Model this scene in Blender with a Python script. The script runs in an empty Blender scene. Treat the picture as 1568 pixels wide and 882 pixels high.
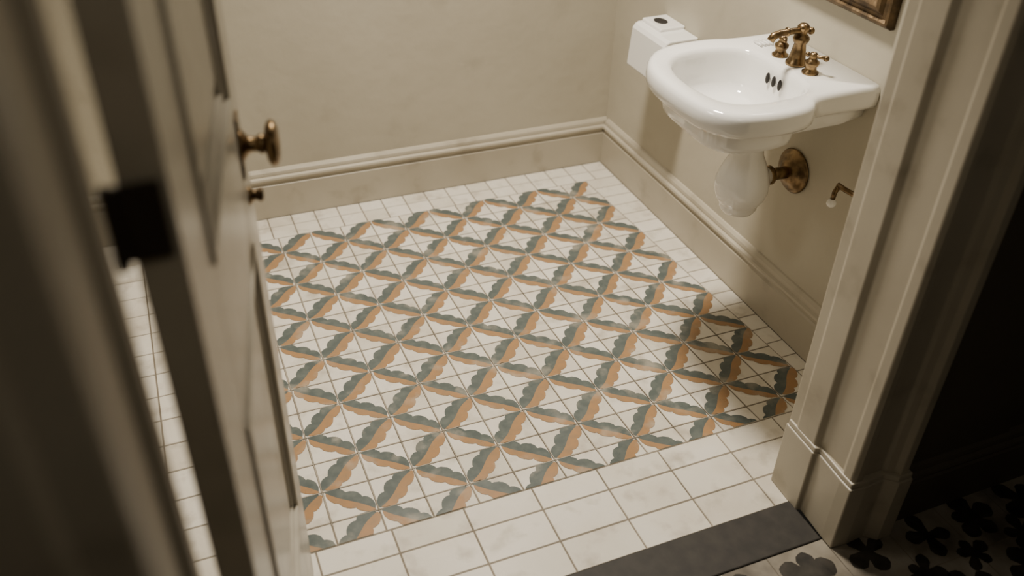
import bpy, bmesh, math, random
from mathutils import Vector, Matrix
random.seed(4)
sc=bpy.context.scene
# ------------------------------------------------------------------ materials
def mat(name,col,rough=0.5,metal=0.0,col2=None,nscale=6.0,nlo=0.35,nhi=0.7,bump=0.0,bscale=40.0,coat=0.0,detail=6.0,spec=0.5,stain=None,sscale=3.0,slo=.5,shi=.8,rough2=None):
    m=bpy.data.materials.new(name); m.use_nodes=True
    nt=m.node_tree; b=nt.nodes['Principled BSDF']
    b.inputs['Base Color'].default_value=(*col,1); b.inputs['Roughness'].default_value=rough
    b.inputs['Metallic'].default_value=metal; b.inputs['Coat Weight'].default_value=coat
    b.inputs['Specular IOR Level'].default_value=spec
    b.inputs['Coat Roughness'].default_value=0.05
    tc=nt.nodes.new('ShaderNodeTexCoord')
    out=None
    def ramp(scale,lo,hi,c1,c2,det=6.0):
        n=nt.nodes.new('ShaderNodeTexNoise'); n.inputs['Scale'].default_value=scale; n.inputs['Detail'].default_value=det
        r=nt.nodes.new('ShaderNodeValToRGB')
        r.color_ramp.elements[0].position=lo; r.color_ramp.elements[1].position=hi
        r.color_ramp.elements[0].color=(*c1,1); r.color_ramp.elements[1].color=(*c2,1)
        nt.links.new(tc.outputs['Object'],n.inputs['Vector']); nt.links.new(n.outputs['Fac'],r.inputs['Fac'])
        return r.outputs['Color']
    if col2:
        out=ramp(nscale,nlo,nhi,col,col2,detail)
    if stain:
        f=ramp(sscale,slo,shi,(0,0,0),(1,1,1),10)
        mx=nt.nodes.new('ShaderNodeMix'); mx.data_type='RGBA'
        nt.links.new(f,mx.inputs[0])
        if out: nt.links.new(out,mx.inputs[6])
        else: mx.inputs[6].default_value=(*col,1)
        mx.inputs[7].default_value=(*stain,1); out=mx.outputs[2]
    if out: nt.links.new(out,b.inputs['Base Color'])
    if rough2 is not None:
        f=ramp(4.5,.35,.7,(rough,)*3,(rough2,)*3,8); nt.links.new(f,b.inputs['Roughness'])
    if bump>0:
        n2=nt.nodes.new('ShaderNodeTexNoise'); n2.inputs['Scale'].default_value=bscale; n2.inputs['Detail'].default_value=4
        bp=nt.nodes.new('ShaderNodeBump'); bp.inputs['Strength'].default_value=bump; bp.inputs['Distance'].default_value=0.004
        nt.links.new(tc.outputs['Object'],n2.inputs['Vector']); nt.links.new(n2.outputs['Fac'],bp.inputs['Height'])
        nt.links.new(bp.outputs['Normal'],b.inputs['Normal'])
    return m
M_wall=mat('wall_plaster',(0.50,0.465,0.375),0.6,col2=(0.45,0.415,0.33),nscale=2.5,bump=0.4,bscale=20,stain=(.38,.345,.27),sscale=7,slo=.60,shi=.90)
M_trim=mat('trim_paint',(0.47,0.43,0.345),0.38,col2=(0.41,0.37,0.29),nscale=5,bump=0.08,bscale=30,stain=(.28,.245,.185),sscale=10,slo=.58,shi=.88)
M_door=mat('door_paint',(0.55,0.51,0.425),0.26,col2=(0.47,0.435,0.355),nscale=4,bump=0.14,bscale=12,stain=(.34,.305,.24),sscale=7,slo=.54,shi=.82)
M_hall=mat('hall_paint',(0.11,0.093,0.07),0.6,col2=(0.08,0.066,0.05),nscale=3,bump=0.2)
M_ceil=mat('ceiling_paint',(0.6,0.57,0.49),0.8)
M_tile=[mat('white_tile_%d'%i,c,0.2,col2=c2,nscale=9,nlo=0.42,nhi=0.75,bump=0.06,bscale=25,stain=(.34,.295,.23),sscale=16,slo=.54,shi=.88,rough2=.42) for i,(c,c2) in enumerate([
 ((0.73,0.69,0.61),(0.63,0.58,0.495)),((0.68,0.64,0.555),(0.58,0.53,0.445)),((0.76,0.725,0.65),(0.68,0.63,0.54))])]
M_grout=mat('grout',(0.25,0.215,0.17),0.9,col2=(0.14,0.12,0.09),nscale=8)
WORN=(.46,.415,.335)
M_green=mat('leaf_green_glaze',(0.082,0.102,0.098),0.25,col2=(0.128,0.148,0.136),nscale=40,nlo=0.4,nhi=0.72,stain=WORN,sscale=13,slo=.55,shi=.88,rough2=.42)
M_orange=mat('leaf_ochre_glaze',(0.36,0.205,0.095),0.25,col2=(0.29,0.185,0.10),nscale=40,nlo=0.4,nhi=0.72,stain=WORN,sscale=13,slo=.55,shi=.90,rough2=.42)
M_seam=mat('seam_grout',(0.44,0.395,0.32),0.9,col2=(0.23,0.20,0.155),nscale=9)
M_stone=mat('threshold_stone',(0.017,0.015,0.013),0.65,col2=(0.032,0.028,0.023),nscale=30,bump=0.15)
M_porc=mat('porcelain',(0.86,0.855,0.83),0.08,coat=0.6)
M_brass=mat('aged_brass',(0.27,0.185,0.095),0.34,1.0,col2=(0.10,0.068,0.038),nscale=40,nlo=0.4,nhi=0.66)
M_dark=mat('dark_void',(0.012,0.010,0.009),0.7)
M_gilt=mat('gilt_frame',(0.15,0.10,0.052),0.42,0.7,col2=(0.06,0.04,0.022),nscale=35,nlo=0.4,nhi=0.65,bump=0.3,bscale=90)
M_mirror=mat('mirror_glass',(0.85,0.85,0.85),0.02,1.0)
M_hallt=mat('hall_tile_cream',(0.33,0.30,0.25),0.35,col2=(0.19,0.168,0.132),nscale=12,stain=(.07,.06,.048),sscale=7,slo=.48,shi=.75)
M_black=mat('hall_tile_black',(0.016,0.015,0.013),0.35,col2=(0.05,0.044,0.036),nscale=30)
M_iron=mat('black_iron',(0.05,0.038,0.029),0.5,0.4)
# ------------------------------------------------------------------ helpers
def finish(bm,name,mats,smooth=False,parent=None,bevel=0.0,segs=2,autosm=None,subsurf=0):
    me=bpy.data.meshes.new(name); bmesh.ops.recalc_face_normals(bm,faces=bm.faces[:])
    bm.to_mesh(me); bm.free()
    o=bpy.data.objects.new(name,me); sc.collection.objects.link(o)
    for m in (mats if isinstance(mats,list) else [mats]): me.materials.append(m)
    if smooth:
        for p in me.polygons: p.use_smooth=True
    if bevel>0:
        md=o.modifiers.new('bevel','BEVEL'); md.width=bevel; md.segments=segs; md.limit_method='ANGLE'; md.angle_limit=math.radians(40)
    if subsurf:
        md=o.modifiers.new('ss','SUBSURF'); md.levels=subsurf; md.render_levels=subsurf
    if parent: o.parent=parent
    return o
def addbox(bm,lo,hi,mi=0,M=None):
    vs=[]
    for z in (lo[2],hi[2]):
        for (x,y) in ((lo[0],lo[1]),(hi[0],lo[1]),(hi[0],hi[1]),(lo[0],hi[1])):
            p=Vector((x,y,z)); 
            if M: p=M@p
            vs.append(bm.verts.new(p))
    for f in ((0,1,2,3),(4,5,6,7),(0,1,5,4),(1,2,6,5),(2,3,7,6),(3,0,4,7)):
        fc=bm.faces.new([vs[i] for i in f]); fc.material_index=mi
def box(name,lo,hi,m,**k):
    bm=bmesh.new(); addbox(bm,lo,hi); return finish(bm,name,m,**k)
def prism(bm,pts,fn,a,b,mi=0):
    A=[bm.verts.new(fn(p,a)) for p in pts]; B=[bm.verts.new(fn(p,b)) for p in pts]
    n=len(pts)
    for i in range(n):
        f=bm.faces.new((A[i],A[(i+1)%n],B[(i+1)%n],B[i])); f.material_index=mi
    f=bm.faces.new(A); f.material_index=mi
    f=bm.faces.new(B); f.material_index=mi
def lathe(bm,prof,M,n=28,mi=0):
    rings=[]
    for r,h in prof:
        if r<1e-5: rings.append([bm.verts.new(M@Vector((0,0,h)))])
        else: rings.append([bm.verts.new(M@Vector((r*math.cos(2*math.pi*i/n),r*math.sin(2*math.pi*i/n),h))) for i in range(n)])
    for a,b in zip(rings[:-1],rings[1:]):
        for i in range(n):
            j=(i+1)%n
            if len(a)==1 and len(b)==1: continue
            if len(a)==1: f=bm.faces.new((a[0],b[i],b[j]))
            elif len(b)==1: f=bm.faces.new((a[i],a[j],b[0]))
            else: f=bm.faces.new((a[i],a[j],b[j],b[i]))
            f.material_index=mi; f.smooth=True
def axisM(o,d):
    d=Vector(d).normalized(); return Matrix.Translation(Vector(o))@d.to_track_quat('Z','Y').to_matrix().to_4x4()
def tube(bm,pts,rads,n=16,mi=0):
    pts=[Vector(p) for p in pts]; rings=[]
    for k,p in enumerate(pts):
        d=(pts[min(k+1,len(pts)-1)]-pts[max(k-1,0)]).normalized()
        q=d.to_track_quat('Z','Y')
        rings.append([bm.verts.new(p+q@Vector((rads[k]*math.cos(2*math.pi*i/n),rads[k]*math.sin(2*math.pi*i/n),0))) for i in range(n)])
    for a,b in zip(rings[:-1],rings[1:]):
        for i in range(n):
            f=bm.faces.new((a[i],a[(i+1)%n],b[(i+1)%n],b[i])); f.material_index=mi; f.smooth=True
    for r in (rings[0],rings[-1]):
        f=bm.faces.new(r); f.material_index=mi
def ell(bm,c,r,mi=0,n=20):
    M=Matrix.Translation(Vector(c))@Matrix.Diagonal((*r,1))
    prof=[(math.sin(math.pi*k/12),-math.cos(math.pi*k/12)) for k in range(13)]
    prof[0]=(0,-1);prof[-1]=(0,1)
    lathe(bm,prof,M,n,mi)
def empty(name,loc=(0,0,0)):
    e=bpy.data.objects.new(name,None); e.empty_display_size=0.05; sc.collection.objects.link(e); return e
# ------------------------------------------------------------------ shell
CE=2.6
box('wall_back',(-1.9,0.02,0),(0.12,0.12,CE),M_wall)
box('wall_right',(0.02,-1.616,0),(0.12,0.02,CE),M_wall)
box('wall_left',(-2.0,-2.1,0),(-1.9,0.12,CE),M_wall)
box('wall_front',(-0.33,-1.79,0),(0.12,-1.616,CE),M_wall)
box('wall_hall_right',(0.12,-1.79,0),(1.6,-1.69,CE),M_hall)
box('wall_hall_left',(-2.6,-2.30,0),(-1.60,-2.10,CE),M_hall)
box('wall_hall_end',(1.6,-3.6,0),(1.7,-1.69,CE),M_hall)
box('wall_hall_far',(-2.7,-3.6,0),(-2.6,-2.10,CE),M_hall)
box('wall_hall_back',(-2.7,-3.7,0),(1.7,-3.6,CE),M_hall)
box('wall_header',(-1.9,-1.79,2.12),(-0.33,-1.616,CE),M_wall)
box('ceiling',(-2.7,-3.7,CE),(1.7,0.12,CE+0.08),M_ceil)
box('trim_3',(-0.20,-1.796,0.16),(0.12,-1.7895,CE),M_hall)
BP=[(0,0),(.02,0),(.02,.120),(.015,.125),(.015,.131),(.022,.137),(.024,.143),(.022,.149),(.014,.153),(.014,.158),(.012,.166),(.005,.174),(0,.176)]
bm=bmesh.new(); prism(bm,BP,lambda p,t:Vector((t,0.02-p[0],p[1])),-1.9,0.0195); finish(bm,'baseboard_back',M_trim)
bm=bmesh.new(); prism(bm,BP,lambda p,t:Vector((0.02-p[0],t,p[1])),-1.615,0.0); finish(bm,'baseboard_right',M_trim)
bm=bmesh.new(); prism(bm,BP,lambda p,t:Vector((-1.9+p[0],t,p[1])),-2.1,0.0); finish(bm,'baseboard_left',M_trim)
bm=bmesh.new(); prism(bm,BP,lambda p,t:Vector((t,-1.79-p[0],p[1])),-0.19,1.6); finish(bm,'baseboard_hall',M_hall)
# ------------------------------------------------------------------ door frame right
bm=bmesh.new()
PL=[(-.33,-1.60),(-.346,-1.60),(-.346,-1.628),(-.350,-1.632),(-.350,-1.690),(-.337,-1.700),(-.337,-1.775),(-.345,-1.782),(-.345,-1.806),(-.335,-1.812),
    (-.318,-1.812),(-.312,-1.804),(-.262,-1.804),(-.257,-1.812),(-.242,-1.818),(-.234,-1.830),(-.214,-1.830),(-.207,-1.823),(-.207,-1.79),(-.33,-1.79)]
prism(bm,PL,lambda p,t:Vector((p[0],p[1],t)),0,2.12)
PB=[(-.33,-1.60),(-.353,-1.60),(-.356,-1.70),(-.345,-1.705),(-.350,-1.785),(-.350,-1.818),(-.312,-1.822),(-.262,-1.818),(-.238,-1.838),(-.200,-1.838),(-.200,-1.79),(-.33,-1.79)]
prism(bm,PB,lambda p,t:Vector((p[0],p[1],t)),0,0.185)
PB2=[((x+0.27)*0.97-0.27,(y+1.72)*0.97-1.72) for x,y in PB]
prism(bm,PB2,lambda p,t:Vector((p[0],p[1],t)),0.185,0.20)
finish(bm,'trim_1',M_trim,bevel=0.003)
bm=bmesh.new()
PLl=[(-1.60,-2.10),(-1.583,-2.10),(-1.583,-2.16),(-1.572,-2.165),(-1.572,-2.20),(-1.583,-2.205),(-1.583,-2.30),(-1.59,-2.318),(-1.62,-2.318),(-1.63,-2.325),(-1.70,-2.325),(-1.71,-2.33),(-1.74,-2.33),(-1.74,-2.30),(-1.60,-2.30)]
prism(bm,PLl,lambda p,t:Vector((p[0],p[1],t)),0,2.12)
finish(bm,'trim_2',M_trim,bevel=0.003)
# ------------------------------------------------------------------ floor (slightly out-of-square hand-laid field)
bm=bmesh.new()
NX,NY=14,14
YF=-1.422
A00=Vector((-.171,-.171)); A01=Vector((-.100,-1.318)); A11=Vector((-1.192,-1.311)); A10=Vector((-1.199,-.182))
def G(u,v):
    s=u/10; t=v/12
    p=A00*(1-s)*(1-t)+A10*s*(1-t)+A01*(1-s)*t+A11*s*t
    return (p.x,p.y)
def tileq(q,g=0.0014,c=.0012):
    mi=1+random.randrange(3)
    cx=sum(p[0] for p in q)/4; cy=sum(p[1] for p in q)/4
    wx=max(p[0] for p in q)-min(p[0] for p in q); wy=max(p[1] for p in q)-min(p[1] for p in q)
    if wx<.012 or wy<.012: return
    def ins(p,e): return (cx+(p[0]-cx)*(1-2*e/wx), cy+(p[1]-cy)*(1-2*e/wy))
    a=[ins(p,g) for p in q]; b=[ins(p,g+c) for p in q]
    tl=[random.uniform(-.00018,.00018) for _ in range(2)]
    A=[bm.verts.new((p[0],p[1],-0.0022)) for p in a]
    B=[bm.verts.new((p[0],p[1],(tl[0] if k in(0,3) else -tl[0])+(tl[1] if k<2 else -tl[1]))) for k,p in enumerate(b)]
    for i in range(4):
        f=bm.faces.new((A[i],A[(i+1)%4],B[(i+1)%4],B[i])); f.material_index=mi
    f=bm.faces.new(B); f.material_index=mi
def tile(x0,y0,x1,y1): tileq([(x0,y0),(x1,y0),(x1,y1),(x0,y1)])
def clampY(p): return (p[0],max(p[1],YF))
addbox(bm,(-1.9,-1.674,-0.03),(0.0,0.0,-0.0016),0)
addbox(bm,(-1.9,-2.1,-0.03),(-1.583,-1.674,-0.0016),0)
for i in range(NX):
    for j in range(NY):
        q=[clampY(G(i+a,j+b)) for a,b in ((.5,.5),(-.5,.5),(-.5,-.5),(.5,-.5))]
        tileq(q)
def yb(x): return G((-.171-x)/.1028,-.5)[1]
for r in range(2):
    x=0.0
    while x>-1.9+.01:
        w=0.079; xl=max(x-w,-1.9)
        if r==0: tile(xl,-.062,x,0)
        else: tileq([(xl,yb(xl)),(x,yb(x)),(x,-.062),(xl,-.062)])
        x-=w
v=-.5
while G(-.5,v)[1]>YF+.01:
    a=G(-.5,v); b=clampY(G(-.5,v+.68)); tileq([b,(0,b[1]),(0,a[1]),a]); v+=.68
v=-.5
while G(NX-.5,v)[1]>-1.65:
    a=G(NX-.5,v); b=G(NX-.5,v+1); 
    for k in range(3):
        f0=k/3; f1=(k+1)/3
        L=lambda p,f:(p[0]+(-1.9-p[0])*f,p[1])
        tileq([L(b,f1),L(b,f0),L(a,f0),L(a,f1)])
    v+=1
XLf=G(NX-.5,12)[0]-.002
rows=((YF-.069,YF),(YF-.164,YF-.069),(-1.674,YF-.164))
for r,(ya,yb_) in enumerate(rows):
    x=-.053
    tile(x,ya,0,yb_)
    while x>XLf+.005:
        w=0.169; tile(max(x-w,XLf),ya,x,yb_); x-=w
finish(bm,'floor',[M_grout]+M_tile)
def leaf(bm,i,j,sgn):
    if sgn>0: P0=Vector((*G(i+.5,j+.5),0)); P1=Vector((*G(i-.5,j-.5),0))
    else: P0=Vector((*G(i+.5,j-.5),0)); P1=Vector((*G(i-.5,j+.5),0))
    c=(P0+P1)/2; h=(P1-P0)/2
    L=h.length*0.91; d=h.normalized(); n=Vector((-d.y,d.x,0))
    K=60; s1=random.uniform(.94,1.06)
    p1=random.uniform(-.08,.08); p2=random.uniform(-.08,.08)
    bend=.004 if sgn>0 else .002
    def sp(t): return bend*math.sin(math.pi*t)
    def lob(x,k,ph): return abs(math.sin(math.pi*(x*k+ph)))**0.55
    def up(t):
        u=(t+1)/1.94
        if u<=0 or u>=1: return 0
        env=math.sin(math.pi*u**0.92)**0.36
        return env*(0.0325 if sgn>0 else .0300)*s1*(0.68+0.32*lob(u,3.0,p1))
    def dn(t):
        u=(t+0.94)/1.94
        if u<=0 or u>=1: return 0
        env=math.sin(math.pi*u**1.10)**0.36
        return env*(0.0215 if sgn<0 else .0295)*s1*(0.66+0.34*lob(u,3.0,p2+.1))
    for fn,side,mi in ((up,1,0),(dn,-1,1)):
        prev=None; pw=0
        for k in range(K+1):
            t=-1+2*k/K; w=fn(t)
            a=c+d*(t*L)+n*sp(t); b=a+n*(side*(w+random.uniform(-.0007,.0007) if w>0.003 else w))
            va=bm.verts.new((a.x,a.y,0.0009)); vb=bm.verts.new((b.x,b.y,0.0009))
            if prev and (w>1e-4 or pw>1e-4):
                f=bm.faces.new((prev[0],va,vb,prev[1])); f.material_index=mi
            prev=(va,vb); pw=w
bm=bmesh.new()
for i in range(NX):
    for j in range(NY):
        leaf(bm,i,j,1 if (i+j)%2==0 else -1)
bmesh.ops.delete(bm,geom=[v for v in bm.verts if not v.link_faces],context='VERTS')
bmesh.ops.bisect_plane(bm,geom=bm.verts[:]+bm.edges[:]+bm.faces[:],plane_co=(0,YF+.002,0),plane_no=(0,-1,0),clear_outer=True)
for f in bm.faces:
    f.normal_update()
    if f.normal.z<0: f.normal_flip()
me=bpy.data.meshes.new('floor_leaf_pattern'); bm.to_mesh(me); bm.free()
o=bpy.data.objects.new('floor_leaf_pattern',me); me.materials.append(M_green); me.materials.append(M_orange); sc.collection.objects.link(o)
o.parent=bpy.data.objects['floor']
bm=bmesh.new()
def seam(a,b,w=.0010):
    a=Vector((a[0],max(a[1],YF),0)); b=Vector((b[0],max(b[1],YF),0)); d=(b-a).normalized(); n=Vector((-d.y,d.x,0))*w; up=Vector((0,0,.0012))
    f=bm.faces.new([bm.verts.new(p+up) for p in (a-n,b-n,b+n,a+n)]); f.normal_update()
    if f.normal.z<0: f.normal_flip()
for i in range(1,NX): seam(G(i-.5,-.5),G(i-.5,12.6))
for j in range(1,NY): seam(G(-.5,j-.5),G(NX-.5,j-.5))
me=bpy.data.meshes.new('floor_seams'); bm.to_mesh(me); bm.free()
o=bpy.data.objects.new('floor_seams',me); me.materials.append(M_seam); sc.collection.objects.link(o); o.parent=bpy.data.objects['floor']
box('threshold_stone',(-1.583,-1.79,-0.03),(-0.353,-1.674,0.004),M_stone,bevel=0.003)
# hall floor: cream mosaic with black leafy flowers
bm=bmesh.new()
addbox(bm,(-2.6,-3.6,-0.03),(1.6,-1.79,-0.0015),0)
s=0.15
for i in range(28):
    for j in range(12):
        x=-2.6+i*s; yy=-1.79-(j+1)*s
        g=.001
        vs=[bm.verts.new(p) for p in ((x+g,yy+g,0),(x+s-g,yy+g,0),(x+s-g,yy+s-g,0),(x+g,yy+s-g,0))]
        f=bm.faces.new(vs); f.material_index=1
        for q,(ax,ay) in enumerate(((.5,.5),(0,0))):
            cx=x+s*ax+random.uniform(-.01,.01); cy=yy+s*ay+random.uniform(-.01,.01)
            ph=random.uniform(0,6.28); n=random.choice((4,5)); R=(.062,.046)[q]
            for k in range(n):
                a=ph+2*math.pi*k/n+random.uniform(-.2,.2); Lp=R*random.uniform(.8,1.15); wd=Lp*random.uniform(.26,.36)
                dx,dy=math.cos(a),math.sin(a); ring=[]
                for m in range(14):
                    t=2*math.pi*m/14; lx=Lp*(.5-.5*math.cos(t)); ly=wd*math.sin(t)*(1+.25*math.cos(3*t))
                    ring.append(bm.verts.new((cx+dx*lx-dy*ly,min(cy+dy*lx+dx*ly,-1.792),.0006+.00002*k)))
                f=bm.faces.new(ring); f.material_index=2
finish(bm,'floor_hall',[M_grout,M_hallt,M_black])
# ------------------------------------------------------------------ door
door=empty('door_1')
hx,hy=-1.5285,-2.098; fx,fy=-1.420,-1.478
D=Vector((fx-hx,fy-hy,0)); W=D.length; D.normalize(); Nn=Vector((-D.y,D.x,0))
DM=Matrix(((D.x,Nn.x,0,hx),(D.y,Nn.y,0,hy),(0,0,1,0),(0,0,0,1)))
bm=bmesh.new(); TH=0.036; z0,z1=0.010,2.04
st=0.125
addbox(bm,(0,0,z0),(st,TH,z1),M=DM); addbox(bm,(W-st,0,z0),(W,TH,z1),M=DM)
for a,b in ((z0,0.36),(0.91,1.12),(1.93,z1)): addbox(bm,(st,0,a),(W-st,TH,b),M=DM)
for a,b in ((0.36,0.91),(1.12,1.93)):
    addbox(bm,(st-.002,0.012,a-.002),(W-st+.002,TH-.012,b+.002),M=DM)
    for ys in (0,1):
        f=lambda q: q if ys==0 else TH-q
        def mb(x0,zz0,x1,zz1,y0,y1):
            ya,yb=sorted((f(y0),f(y1))); addbox(bm,(x0,ya,zz0),(x1,yb,zz1),M=DM)
        for (w0,w1,ya,yb) in ((0,.010,-.004,.012),(.010,.022,.004,.013)):
            mb(st+w0,a+w0,st+w1,b-w0,ya,yb); mb(W-st-w1,a+w0,W-st-w0,b-w0,ya,yb)
            mb(st+w1,a+w0,W-st-w1,a+w1,ya,yb); mb(st+w1,b-w1,W-st-w1,b-w0,ya,yb)
        mb(st+.05,a+.05,W-st-.05,b-.05,.006,.014)
finish(bm,'leaf',M_door,parent=door,bevel=0.002)
bm=bmesh.new(); kz=1.037; ks=W-0.080
for side in (-1,1):
    o0=DM@Vector((ks,0 if side<0 else TH,kz)); nd=Nn*side
    M=axisM(o0,nd)
    lathe(bm,[(0,0),(.022,0),(.0225,.004),(.018,.008),(.013,.011),(.0105,.016),(.0105,.024),(.014,.028),(.014,.031),(.012,.034),(.024,.036),(.031,.040),(.0325,.044),(.031,.049),(.022,.053),(0,.0545)],M)
    xx0=ks-.016
    y0=-.003 if side<0 else TH; addbox(bm,(xx0,y0,kz-.045),(ks+.016,y0+.003,kz+.045),M=DM)
    o1=DM@Vector((ks+.012,0 if side<0 else TH,kz-.085))
    lathe(bm,[(0,0),(.014,0),(.014,.003),(.009,.006),(.007,.011),(.011,.016),(.008,.021),(0,.022)],axisM(o1,nd))
finish(bm,'door_knob',M_brass,parent=door,bevel=0.001)
bm=bmesh.new()
for hz in (0.25,1.250,1.85):
    lathe(bm,[(0,0),(.004,0),(.005,.003),(.005,.067),(.004,.07),(0,.07)],Matrix.Translation((hx-.043,hy-.008,hz-.035)))
    addbox(bm,(hx-.044,hy-.004,hz-.032),(hx-.006,hy-.0005,hz+.032))
finish(bm,'hinge',M_iron,parent=door)
# ------------------------------------------------------------------ sink
sink=empty('wall_mounted_sink')
CX,CY=-0.235,-1.065
OUT=[(.0185,-.862),(-.10,-.862),(-.150,-.856),(-.18,-.846),(-.25,-.843),(-.325,-.852),(-.382,-.882),(-.424,-.938),(-.443,-1.0),(-.449,-1.065),(-.449,-1.14),(-.440,-1.225),(-.398,-1.284),(-.32,-1.302),(-.25,-1.302),(-.195,-1.290),(-.168,-1.256),(-.125,-1.248),(.0185,-1.248)]
BOW=[(-.130,-1.065),(-.131,-.985),(-.145,-.940),(-.19,-.915),(-.26,-.908),(-.325,-.920),(-.366,-.958),(-.388,-1.015),(-.393,-1.065),(-.392,-1.12),(-.378,-1.184),(-.335,-1.218),(-.26,-1.226),(-.19,-1.215),(-.145,-1.190),(-.131,-1.145)]
def chaikin(P,closed=True,it=2):
    for _ in range(it):
        Q=[]
        for i in range(len(P)):
            a=P[i]; b=P[(i+1)%len(P)]
            if abs(a[0]-.0185)<1e-6 or abs(b[0]-.0185)<1e-6:
                if abs(a[0]-.0185)<1e-6 and abs(b[0]-.0185)<1e-6: Q+= [a]; continue
                if abs(a[0]-.0185)<1e-6: Q+=[a,(a[0]*.25+b[0]*.75,a[1]*.25+b[1]*.75)]
                else: Q+=[(a[0]*.75+b[0]*.25,a[1]*.75+b[1]*.25)]
                continue
            Q+=[(a[0]*.75+b[0]*.25,a[1]*.75+b[1]*.25),(a[0]*.25+b[0]*.75,a[1]*.25+b[1]*.75)]
        P=Q
    return P
OUTs=chaikin(OUT); BOWs=chaikin(BOW)
def ray(P,th):
    dx,dy=math.cos(th),math.sin(th); best=0
    for i in range(len(P)):
        x1,y1=P[i][0]-CX,P[i][1]-CY; x2,y2=P[(i+1)%len(P)][0]-CX,P[(i+1)%len(P)][1]-CY
        ex,ey=x2-x1,y2-y1; den=dx*ey-dy*ex
        if abs(den)<1e-12: continue
        t=(x1*ey-y1*ex)/den; u=(x1*dy-y1*dx)/den
        if t>0 and -1e-6<=u<=1+1e-6: best=max(best,t)
    return best
N=200
cang=[math.atan2(-.862-CY,.0185-CX),math.atan2(-1.248-CY,.0185-CX)]
TH_=[2*math.pi*i/N for i in range(N)]
for ca in cang:
    ca=ca%(2*math.pi); k=min(range(N),key=lambda i:abs(TH_[i]-ca)); TH_[k]=ca
RO=[ray(OUTs,t) for t in TH_]; RB=[ray(BOWs,t) for t in TH_]
bm=bmesh.new()
def ringO(ins,z,zs=0.0):
    vs=[]
    for t,r in zip(TH_,RO):
        x=CX+(r-ins)*math.cos(t); y=CY+(r-ins)*math.sin(t)
        x0=CX+r*math.cos(t)
        if x0>.0184 : 
            x=.0185; y=CY+ (r*math.sin(t))*(1-ins/0.24)
        vs.append(bm.verts.new((x,y,z+zs*max(0,(x+.2)/.22))))
    return vs
def ringB(s,z,off=0):
    return [bm.verts.new((CX+(r*s+off)*math.cos(t),CY+(r*s+off)*math.sin(t),z)) for t,r in zip(TH_,RB)]
def lerpring(f,z,zs=0):
    vs=[]
    for t,r in zip(TH_,RO):
        x=CX+(r-.068)*math.cos(t); y=CY+(r-.068)*math.sin(t); x=min(x,.0185)
        cx=-.16+.05*math.cos(t); cy=CY+.05*math.sin(t)
        X_=cx*(1-f)+x*f
        vs.append(bm.verts.new((X_,cy*(1-f)+y*f,z+zs*max(0,(X_+.2)/.22))))
    return vs
S=.02
rings=[lerpring(0,.672),lerpring(.3,.673),lerpring(.7,.677,S*.5),lerpring(.92,.682,S)]
rings+=[ringO(.056,.687,S),ringO(.049,.692,S),ringO(.046,.706,S*.6),ringO(.042,.730),ringO(.040,.738),ringO(.026,.741),ringO(.020,.745),ringO(.007,.748),ringO(.001,.756),ringO(-.001,.770),ringO(.0005,.788),ringO(.005,.797),ringO(.012,.802)]
rings+=[ringO(.022,.803),ringB(1,.800,.014),ringB(1,.797,.006),ringB(1,.789,.001),ringB(.99,.778),ringB(.965,.748),ringB(.92,.718),ringB(.82,.699),ringB(.6,.690),ringB(.3,.687),ringB(.1,.686)]
for a,b in zip(rings[:-1],rings[1:]):
    for i in range(N): bm.faces.new((a[i],a[(i+1)%N],b[(i+1)%N],b[i]))
bm.faces.new(rings[0]); bm.faces.new(rings[-1])
basin=finish(bm,'basin',M_porc,smooth=True,parent=sink)
bm=bmesh.new()
for k in range(4):
    tube(bm,[(-.098+k*.011,-.945,.8045),(-.098+k*.011,-.912,.8045)],[.0035,.0035],10)
finish(bm,'soap_ridges',M_porc,parent=sink)
bm=bmesh.new()
for yy in (-1.040,-1.064,-1.088): ell(bm,(-.139,yy,.762),(.005,.0055,.014))
finish(bm,'overflow_slots',M_dark,parent=sink)
bm=bmesh.new(); lathe(bm,[(0,.689),(.012,.689),(.020,.692),(.023,.690),(.024,.686),(.02,.682),(0,.682)],Matrix.Translation((CX,CY,0)))
finish(bm,'drain',M_brass,parent=sink)
bm=bmesh.new()
lathe(bm,[(0,.676),(.056,.676),(.060,.668),(.060,.640),(.057,.632),(.048,.625),(.040,.608),(.037,.588),(.041,.565),(.052,.542),(.063,.515),(.070,.490),(.070,.466),(.064,.443),(.055,.429),(.050,.421),(.050,.413),(.043,.401),(.030,.393),(.016,.389),(0,.388)],Matrix.Translation((-.160,-1.048,0)),44)
tube(bm,[(-.16,-1.045,.480),(-.12,-1.04,.480),(-.075,-1.035,.479)],[.034,.028,.024],24)
finish(bm,'trap',M_porc,parent=sink)
bm=bmesh.new()
tube(bm,[(-.10,-1.035,.482),(-.02,-1.03,.475),(.008,-1.03,.475)],[.017,.017,.017])
lathe(bm,[(0,0),(.022,0),(.026,.004),(.026,.016),(.022,.020),(0,.02)],axisM((-.056,-1.033,.478),(-1,0,0)))
lathe(bm,[(0,0),(.060,0),(.062,.004),(.058,.008),(.048,.012),(.046,.018),(.034,.020),(.030,.026),(.022,.028),(0,.028)],axisM((.0195,-1.03,.475),(-1,0,0)),36)
finish(bm,'waste_pipe',M_brass,parent=sink)
bm=bmesh.new(); fxx=-.084
zt=.801
lathe(bm,[(0,0),(.026,0),(.026,.005),(.021,.010),(.019,.020),(.0165,.036),(.014,.050),(.018,.056),(.020,.062),(.018,.068),(.011,.074),(.010,.080),(.0145,.086),(.0145,.092),(.009,.098),(0,.1)],Matrix.Translation((fxx,CY,zt)))
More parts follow.
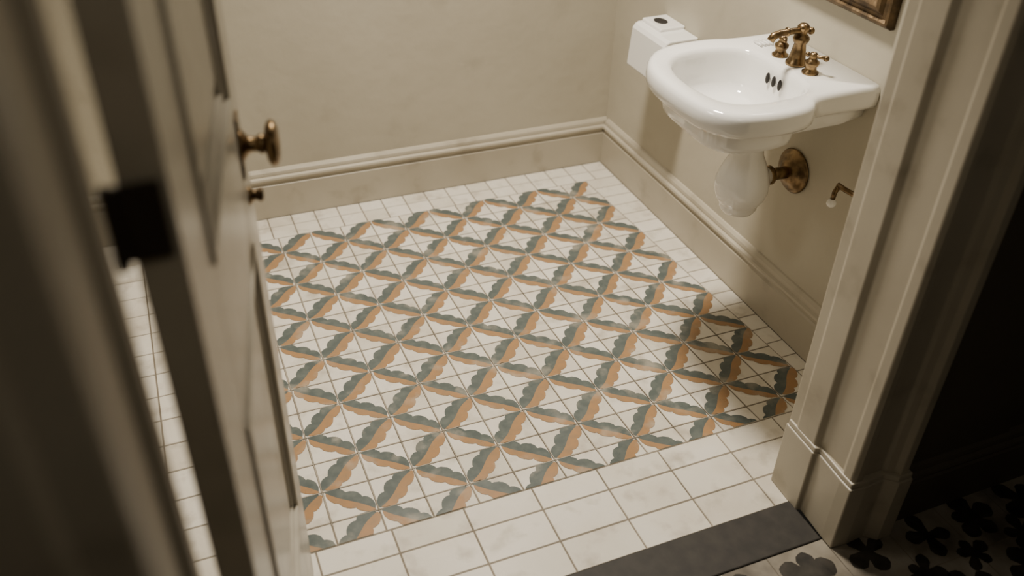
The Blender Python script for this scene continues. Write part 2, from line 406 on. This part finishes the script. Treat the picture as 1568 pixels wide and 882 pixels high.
tube(bm,[(fxx+.022,CY,zt+.078),(fxx,CY,zt+.082),(fxx-.03,CY,zt+.083),(fxx-.065,CY,zt+.082),(fxx-.082,CY,zt+.077),(fxx-.090,CY,zt+.066)],[.006,.0085,.0075,.0080,.0095,.0095])
ell(bm,(fxx-.045,CY,zt+.083),(.005,.011,.011)); ell(bm,(fxx+.024,CY,zt+.078),(.009,.009,.009))
for yy,dr in ((-1.006,Vector((.35,1,0))),(-1.124,Vector((.6,-1,0)))):
    x=fxx-.004; dr=dr.normalized()
    lathe(bm,[(0,0),(.020,0),(.020,.004),(.014,.008),(.013,.016),(.017,.022),(.017,.028),(.011,.033),(.008,.038),(.011,.043),(.007,.049),(0,.051)],Matrix.Translation((x,yy,zt)))
    c=Vector((x,yy,zt+.042))
    tube(bm,[c-dr*.012,c,c+dr*.018,c+dr*.028],[.0045,.005,.004,.005],10)
    e=c+dr*.031; ell(bm,e,(.007,.007,.007)); e=c-dr*.014; ell(bm,e,(.006,.006,.006))
finish(bm,'faucet',M_brass,parent=sink)
# ------------------------------------------------------------------ ceramic box behind sink
tp=empty('ceramic_paper_dispenser')
bm=bmesh.new()
prof=[(.0195,.520),(-.098,.512),(-.106,.520),(-.098,.638),(-.090,.650),(-.078,.656),(.0195,.658)]
prism(bm,prof,lambda p,t:Vector((p[0],t,p[1])),-.50,-.30)
o=finish(bm,'housing',M_porc,parent=tp,bevel=.005,segs=3)
bm=bmesh.new()
prism(bm,[(.0195,.655),(-.070,.655),(-.066,.666),(.0195,.668)],lambda p,t:Vector((p[0],t,p[1])),-.42,-.305)
finish(bm,'lid',M_porc,parent=tp,bevel=.004,segs=3)
bm=bmesh.new(); ell(bm,(-.030,-.355,.6675),(.020,.028,.003)); finish(bm,'slot',M_dark,parent=tp)
# ------------------------------------------------------------------ paper holder arm
th=empty('toilet_roll_holder')
dy=-.024; dz=.022
bm=bmesh.new()
lathe(bm,[(0,0),(.022,0),(.022,.004),(.014,.008),(.007,.012),(0,.012)],axisM((.0195,-1.315+dy,.545+dz),(-1,0,0)))
tube(bm,[(.015,-1.315+dy,.545+dz),(-.02,-1.315+dy,.545+dz),(-.035,-1.31+dy,.545+dz),(-.042,-1.295+dy,.543+dz),(-.043,-1.26+dy,.540+dz),(-.040,-1.232+dy,.538+dz)],[.0065]*6,12)
tube(bm,[(-.040,-1.236+dy,.539+dz),(-.045,-1.232+dy,.520+dz),(-.050,-1.235+dy,.500+dz)],[.0065]*3,12)
finish(bm,'arm',M_brass,parent=th)
bm=bmesh.new(); ell(bm,(-.051,-1.236+dy,.492+dz),(.012,.012,.012)); finish(bm,'knob',M_porc,parent=th)
# ------------------------------------------------------------------ mirror
mi=empty('framed_mirror')
bm=bmesh.new()
y0,y1,zz0,zz1=-1.238,-.86,.930,1.62
FP=[(0,0),(.012,0),(.020,.006),(.022,.012),(.016,.018),(.018,.026),(.026,.034),(.028,.042),(.022,.050),(.010,.056),(.008,.062),(0,.062)]
loops=[]
for h,ins in FP:
    loops.append([bm.verts.new((.0195-h,a,b)) for a,b in ((y0+ins,zz0+ins),(y1-ins,zz0+ins),(y1-ins,zz1-ins),(y0+ins,zz1-ins))])
for a,b in zip(loops,loops[1:]+loops[:1]):
    for i in range(4): bm.faces.new((a[i],a[(i+1)%4],b[(i+1)%4],b[i]))
finish(bm,'frame',M_gilt,parent=mi)
box('glass',(.012,y0+.055,zz0+.055),(.016,y1-.055,zz1-.055),M_mirror,parent=mi)
# ------------------------------------------------------------------ lights
def area(name,loc,target,size,power,col):
    l=bpy.data.lights.new(name,'AREA'); l.shape='DISK'; l.size=size; l.energy=power; l.color=col
    o=bpy.data.objects.new(name,l); sc.collection.objects.link(o); o.location=loc
    o.rotation_euler=(Vector(target)-Vector(loc)).to_track_quat('-Z','Y').to_euler(); return o
l=bpy.data.lights.new('ceiling_light','SPOT'); l.energy=335; l.color=(1,.895,.745); l.spot_size=math.radians(92); l.spot_blend=1.0; l.shadow_soft_size=.16
o=bpy.data.objects.new('ceiling_light',l); sc.collection.objects.link(o); o.location=(-.70,-.66,2.5)
o.rotation_euler=(Vector((-.70,-.86,0))-Vector(o.location)).to_track_quat('-Z','Y').to_euler()
area('left_fill_light',(-1.8,-1.0,1.75),(-.2,-.9,.2),.4,4.5,(1,.91,.78))  # added soft fill from high left; the left wall has no window
w=bpy.data.worlds.new('world'); sc.world=w; w.use_nodes=True
w.node_tree.nodes['Background'].inputs[0].default_value=(.9,.8,.65,1); w.node_tree.nodes['Background'].inputs[1].default_value=.01
area('hall_light',(-1.0,-3.2,2.4),(-.9,-1.7,0),.5,2.6,(1,.88,.7))
# ------------------------------------------------------------------ camera
cam=bpy.data.cameras.new('camera'); co=bpy.data.objects.new('camera',cam); sc.collection.objects.link(co); sc.camera=co
X=Vector((.9254,.2,-.3220)); Y=Vector((-.3780,.5456,-.7479)); Z=Vector((.0262,.8137,.5806))
R=Matrix((X,Y,Z))
co.matrix_world=Matrix.Translation((-1.523,-2.721,1.6))@R.to_quaternion().to_matrix().to_4x4()
cam.sensor_width=36; cam.lens=36*1375/1568
cam.dof.use_dof=True; cam.dof.focus_distance=2.3; cam.dof.aperture_fstop=2.0
cam.clip_start=0.02
